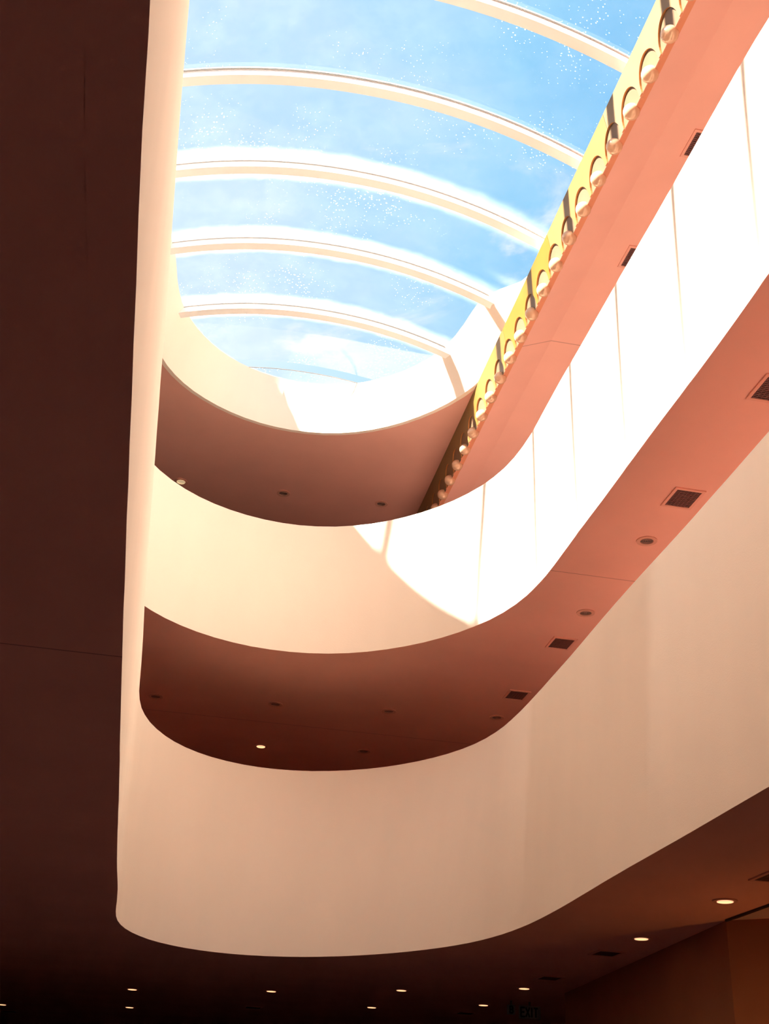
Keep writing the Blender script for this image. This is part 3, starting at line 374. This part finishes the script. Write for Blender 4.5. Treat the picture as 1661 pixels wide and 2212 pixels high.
BM = ball_mesh()
for k in range(-13, 23):
    o = bpy.data.objects.new('ball', BM); COL.objects.link(o); o.parent = cornice
    o.location = cpt(BALL0+PITCHB*k, 0.004, -.002)-cornice.location

# ------------------------------------------------------------------ barrel-vault skylight: ribs, gaskets, panes
sky = empty('window_1', W(.55, 3.7, 5.0), 'barrel-vaulted glass skylight with white arched ribs', None, None, 'structure')
RY = [3.734+.667*i for i in range(-11, 8)]
RW, RH = .062, .040
XA, XB = -.60, 1.76
XS = [XA+(XB-XA)*i/64 for i in range(65)]
for i, y in enumerate(RY):
    if i >= 16: y += .035
    if i == 17: break
    rows = [[W(x, yy, vault(x)+dz) for x in XS] for yy, dz in ((y, 0), (y-RW, 0), (y-RW, RH), (y, RH))]
    if i == 16: rows = [[W(x, yy, vault(x)+dz) for x in XS] for yy, dz in ((y, RH+.004), (y-.005, RH+.004), (y-.005, RH+.007), (y, RH+.007))]
    v, f = loft(rows, close=True); n = len(XS); f += [(0, n, 2*n, 3*n), (n-1, 4*n-1, 3*n-1, 2*n-1)]
    o = mesh_obj('rib' if i < 16 else 'joint_bar', v, f, M['white_rib'] if i < 16 else M['gasket'], sky, smooth=True, ang=.6); child(o)
    if i == 16:
        rows = [[W(x, yy, vault(x)+RH+.008) for x in XS] for yy in (y-.004, y+.5)]
        v, f = loft(rows); o = mesh_obj('glass_pane', v, f, M['glass'], sky, smooth=True); child(o)
        continue
    rows = [[W(x, yy, vault(x)+dz) for x in XS] for yy, dz in ((y+.001, RH), (y-RW-.003, RH), (y-RW-.003, RH+.0025), (y+.001, RH+.0025))]
    v, f = loft(rows, close=True)
    o = mesh_obj('gasket', v, f, M['gasket'], sky, smooth=True, ang=.6); child(o)
    rows = [[W(x, yy, vault(x)+dz) for x in XS] for yy, dz in ((y+.004, RH+.010), (y-RW-.004, RH+.010), (y-RW-.004, RH+.018), (y+.004, RH+.018))]
    v, f = loft(rows, close=True)
    o = mesh_obj('cap_strip', v, f, M['white_rib'], sky, smooth=True, ang=.6); child(o)
    if i < len(RY)-1:
        y2 = RY[i+1]-RW
        rows = [[W(x, yy, vault(x)+RH+.008) for x in XS] for yy in (y-.004, y2+.004)]
        v, f = loft(rows)
        o = mesh_obj('glass_pane', v, f, M['glass'], sky, smooth=True); child(o)
        if i >= 12:                       # the ribs' reflection in the far panes, painted as fading white strips
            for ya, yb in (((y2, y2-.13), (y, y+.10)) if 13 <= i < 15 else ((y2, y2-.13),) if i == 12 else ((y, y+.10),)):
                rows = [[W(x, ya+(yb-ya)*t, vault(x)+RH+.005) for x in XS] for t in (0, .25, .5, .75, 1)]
                v, f = loft(rows); o = mesh_obj('reflection_band', v, f, M['reflection'], sky, smooth=True)
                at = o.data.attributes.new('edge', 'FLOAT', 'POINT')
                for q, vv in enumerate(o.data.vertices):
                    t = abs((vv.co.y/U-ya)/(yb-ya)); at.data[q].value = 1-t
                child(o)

# ------------------------------------------------------------------ downlights
def ring_vf(r0, r1, z0, z1, n=40, c=(0, 0)):
    v = []; f = []
    for r, z in ((r0, z0), (r1, z0), (r1, z1), (r0, z1)):
        v += [Vector((c[0]+r*math.cos(2*math.pi*i/n), c[1]+r*math.sin(2*math.pi*i/n), z)) for i in range(n)]
    for a in range(4):
        b = (a+1) % 4
        for i in range(n): j = (i+1) % n; f.append((a*n+i, a*n+j, b*n+j, b*n+i))
    return v, f
def disc_vf(r, z0, z1, n=40):
    v = [Vector((r*math.cos(2*math.pi*i/n), r*math.sin(2*math.pi*i/n), z)) for z in (z0, z1) for i in range(n)]
    f = [tuple(range(n)), tuple(range(2*n-1, n-1, -1))]+[(i, (i+1) % n, n+(i+1) % n, n+i) for i in range(n)]
    return v, f
def proto_downlight(lit):
    r = empty('recessed_downlight', (0, 0, 0))
    v, f = ring_vf(.068, .106, -.010, .0); mesh_obj('trim_ring', v, f, M['ring'], r, smooth=True, ang=.6)
    v, f = disc_vf(.068, -.002, .0); mesh_obj('lens' if lit else 'baffle', v, f, M[lit] if lit else M['baffle'], r)
    if not lit:
        v = []; f = []
        for q, (a, b) in enumerate(((.058, .062), (.044, .048), (.030, .034), (.012, .018))):
            vv, ff = ring_vf(a, b, -.008+.001*q, -.002, 28); k = len(v); v += vv; f += [tuple(i+k for i in t) for t in ff]
        mesh_obj('baffle_rings', v, f, M['baffle_ring'], r, smooth=True, ang=.6)
    else:
        v, f = ring_vf(.060, .069, -.016, -.002); mesh_obj('lamp_collar', v, f, M[lit], r, smooth=True, ang=.6)
    return r
def copy_tree(o, parent=None):
    c = o.copy(); COL.objects.link(c)
    if parent: c.parent = parent
    for ch in list(o.children): copy_tree(ch, c)
    return c
USED = {}
def place(kind, maker, x, y, z, label, cat, group, s=1.0):
    if kind not in USED: USED[kind] = maker(); o = USED[kind]
    else: o = copy_tree(USED[kind])
    o.location = W(x, y, z); o.scale = (s, s, 1); o['label'] = label; o['category'] = cat; o['group'] = group
    return o
def dl(kind, x, y, z, label, group, s=1.0): place(kind, lambda: proto_downlight({'dark': None, 'lit': 'lamp', 'dim': 'lamp_dim'}[kind]), x, y, z, label, 'light', group, s)
G1, G2, G3 = 'lit downlights in the lowest ceiling', 'downlights in the middle soffit', 'downlights in the upper soffit'
for x, y, lb in (
    (2.38, 4.789, 'lit round downlight in the lowest ceiling nearest the right edge of the photo'),
    (2.434, 5.859, 'lit round downlight beside the dark vent under the slanting parapet edge'),
    (2.516, 8.142, 'lit round downlight just above the exit sign'),
    (1.789, 8.754, 'lit round downlight below the lowest point of the cream parapet, nearer row'),
    (.921, 9.41, 'lit round downlight in the nearer row, second from the dark left end'),
    (-.115, 9.983, 'lit round downlight of the nearer row at its dark left end'),
    (-.134, 11.493, 'lit round downlight directly behind the leftmost one of the nearer row'),
    (1.81, 10.034, 'lit round downlight in the farthest row between the left pair and the sign'),
    (2.546, 9.295, 'lit round downlight of the farthest row just left of the letter sign'),
    (-1.301, 12.097, 'lit round downlight cut by the left edge of the photo')):
    dl('lit', x, y, Z1B, lb, G1, 1.0)
for k, x, y, lb in (
    ('dark', -.224, 8.229, 'unlit round downlight in the middle soffit at its far left by the curved parapet'),
    ('dark', .64, 8.113, 'unlit round downlight in the middle soffit above the lit one'),
    ('dark', 1.461, 7.992, 'unlit round downlight at the centre of the middle soffit'),
    ('dark', 2.243, 7.868, 'unlit round downlight in the middle soffit below the two vents near the bend'),
    ('lit', .639, 9.17, 'the only lit round downlight in the middle soffit'),
    ('dark', 1.459, 9.017, 'unlit round downlight of the middle soffit nearest the curved parapet top'),
    ('dark', 2.222, 5.907, 'unlit round downlight between vent and joint line in the middle soffit'),
    ('dark', 2.211, 4.958, 'unlit round downlight with pale ring next to the largest vent')):
    dl(k, x*S2, y*S2, Z2B, lb, G2)
for k, x, y, lb in (
    ('dim', -.278, 8.221, 'round downlight with pale frosted lens half hidden by the upper parapet at left'),
    ('dark', .543, 8.185, 'unlit round downlight in the middle of the upper soffit'),
    ('dark', 1.342, 8.136, 'unlit round downlight of the upper soffit nearest the gold cornice')):
    dl(k, x, y, Z3B, lb, G3)
dl('dark', 2.19, 3.42, 4.467, 'round downlight mostly hidden behind the sunlit parapet top, high at right', G3)

# ------------------------------------------------------------------ square ceiling vents
def proto_vent():
    r = empty('ceiling_vent', (0, 0, 0))
    def frame(ax, ay, bx, by, z0, z1):
        v = []
        for (sx, sy) in ((ax, ay), (bx, by)):
            for z in (z0, z1): v += [Vector((-sx, -sy, z)), Vector((sx, -sy, z)), Vector((sx, sy, z)), Vector((-sx, sy, z))]
        f = []
        for i in range(4):
            j = (i+1) % 4
            f += [(i, j, 8+j, 8+i), (4+i, 12+i, 12+j, 4+j), (i, 4+i, 4+j, j), (8+i, 8+j, 12+j, 12+i)]
        return v, f
    v, f = frame(.152, .185, .124, .155, -.012, 0); mesh_obj('frame', v, f, M['vent_frame'], r)
    v, f = box_vf(-.124, .124, -.155, .155, -.002, 0); mesh_obj('backing', v, f, M['baffle'], r)
    v = []; f = []
    for i in range(13):
        y = -.145+.29*i/12; vv, ff = box_vf(-.124, .124, y-.006, y+.006, -.008, -.002); k = len(v); v += vv; f += [tuple(a+k for a in t) for t in ff]
    for i in range(7):
        x = -.11+.22*i/6; vv, ff = box_vf(x-.003, x+.003, -.155, .155, -.0075, -.0025); k = len(v); v += vv; f += [tuple(a+k for a in t) for t in ff]
    o = mesh_obj('grille', v, f, M['vent_dark'], r); o['kind'] = 'stuff'
    return r
def vt(x, y, z, lb, g): place('vent', proto_vent, x, y, z, lb, 'vent', g)
for x, y, lb in ((2.207, 4.498, 'largest whole square vent in the middle soffit, above the round downlight'),
                 (2.235, 6.388, 'square vent in the middle soffit just below a round downlight'),
                 (2.243, 7.367, 'square vent in the middle soffit nearest the bend of the cream parapet'),
                 (2.186, 3.56, 'square vent in the middle soffit cut by the right edge of the photo')): vt(x*S2, y*S2, Z2B, lb, 'vents in the middle soffit')
for x, y, lb in ((2.456, 6.414, 'dark square vent in the lowest ceiling below the slanting parapet edge'),
                 (2.504, 7.555, 'dark vent in the lowest ceiling between two lit downlights near the sign'),
                 (.91, 10.751, 'faint dark vent in the far part of the lowest ceiling, left of centre'),
                 (-1.298, 12.798, 'dark vent in the lowest ceiling at the bottom left corner'),
                 (2.35, 4.27, 'black vent in the lowest ceiling cut by the right edge of the photo'),
                 (2.58, 9.976, 'faint dark vent in the lowest ceiling left of the signs')): vt(x, y, Z1B, lb, 'vents in the lowest ceiling')
for x, y, lb in ((2.155, 3.848, 'grey vent half hidden above the sunlit parapet, the higher of the two'),
                 (2.155, 4.71, 'grey vent half hidden above the sunlit parapet, the lower of the two')): vt(x, y, 4.467, lb, 'vents in the upper right ceiling')

# ------------------------------------------------------------------ pale ceiling board by the right wall, and a joint trim
def tri_board():
    pts = [(2.60, 5.16), (2.58, 4.2), (3.49, 4.2)]
    v = [W(x, y, .994) for x, y in pts]+[W(x, y, .9995) for x, y in pts]
    mesh_obj('ceiling_board', v, [(0, 1, 2), (3, 5, 4), (0, 3, 4, 1), (1, 4, 5, 2), (2, 5, 3, 0)], M['pale_ceiling'], kind='structure')
    ubox('trim_2', 2.575, 2.585, 3.8, 5.2, .990, .9995, M['baffle'])
tri_board()

# ------------------------------------------------------------------ signs hanging from the lowest ceiling
def glyph(ch, w, h, s):
    """strokes as boxes (x0,z0,x1,z1) or slanted quads"""
    q = []
    def seg(a, b, t=s):
        a = Vector(a); b = Vector(b); d = (b-a); n = Vector((-d.y, d.x)).normalized()*t/2; e = d.normalized()*t*.2
        q.append([a-e+n, b+e+n, b+e-n, a-e-n])
    if ch == 'E': seg((0,0),(0,h)); seg((0,0),(w,0)); seg((0,h/2),(w*.85,h/2)); seg((0,h),(w,h))
    if ch == 'X': seg((0,0),(w,h)); seg((0,h),(w,0))
    if ch == 'I': seg((w/2,0),(w/2,h))
    if ch == 'T': seg((w/2,0),(w/2,h)); seg((0,h),(w,h))
    if ch == 'B':
        seg((0,0),(0,h)); seg((0,0),(w*.75,0)); seg((0,h),(w*.7,h)); seg((0,h/2),(w*.8,h/2))
        seg((w*.7,h),(w*.9,h*.75)); seg((w*.9,h*.75),(w*.75,h/2)); seg((w*.75,h/2),(w,h*.25)); seg((w,h*.25),(w*.75,0))
    return q
def sign(name, text, x0, x1, y, z0, z1, label, m_letter, lw, gap):
    cx = (x0+x1)/2
    root = empty(name, W(cx, y, 1.0), label, 'sign')
    hw = (x1-x0)/2*U; zt = (z1-1)*U; zb = (z0-1)*U
    v, f = box_vf(-hw, hw, 0, .05, zb, zt); mesh_obj('plate', v, f, M['sign'], root)
    v, f = box_vf(-.012, .012, .014, .036, zt, 0); mesh_obj('hanger', v, f, M['gasket'], root)
    h = (zt-zb)*.68; zz = zb+(zt-zb)*.16; tot = len(text)*lw+(len(text)-1)*gap; x = -tot/2
    for ch in text:
        w = lw*(.5 if ch == 'I' else 1)
        v = []; f = []
        for qd in glyph(ch, w, h, .022):
            k = len(v); v += [Vector((x+p.x, -.004, zz+p.y)) for p in qd]+[Vector((x+p.x, .001, zz+p.y)) for p in qd]
            f += [(k, k+1, k+2, k+3), (k+7, k+6, k+5, k+4)]+[(k+i, k+4+i, k+4+(i+1) % 4, k+(i+1) % 4) for i in range(4)]
        mesh_obj('letter', v, f, m_letter, root); x += w+gap
    return root
sign('exit_sign', 'EXIT', 2.715, 2.875, 8.9, .882, .972, 'grey hanging sign reading EXIT in tall dark letters, bottom edge of photo', M['sign_dark'], .056, .020)
sign('letter_sign', 'B', 2.625, 2.680, 8.9, .905, .970, 'small square plate with the letter B hanging left of the exit sign', M['sign_dark'], .045, .02)

# ------------------------------------------------------------------ warm wall lamp low on the ground-floor wall (below the frame), whose glow shows
def sconce():
    p = W(2.86, 4.80, .02)
    r = empty('wall_sconce', p, 'amber wall lamp on the brown ground-floor wall', 'lamp')
    v, f = disc_vf(.10, -.02, .0, 24); mesh_obj('base', v, f, M['brass'], r)
    v, f = ring_vf(.07, .085, 0, .16, 24); mesh_obj('shade', v, f, M['glow'], r, smooth=True, ang=.6)
    l = bpy.data.lights.new('sconce_bulb', 'POINT'); l.energy = 11; l.color = (1, .42, .10); l.shadow_soft_size = .06
    lo = bpy.data.objects.new('sconce_bulb', l); COL.objects.link(lo); lo.parent = r; lo.location = (-.12, -.1, .22)
sconce()
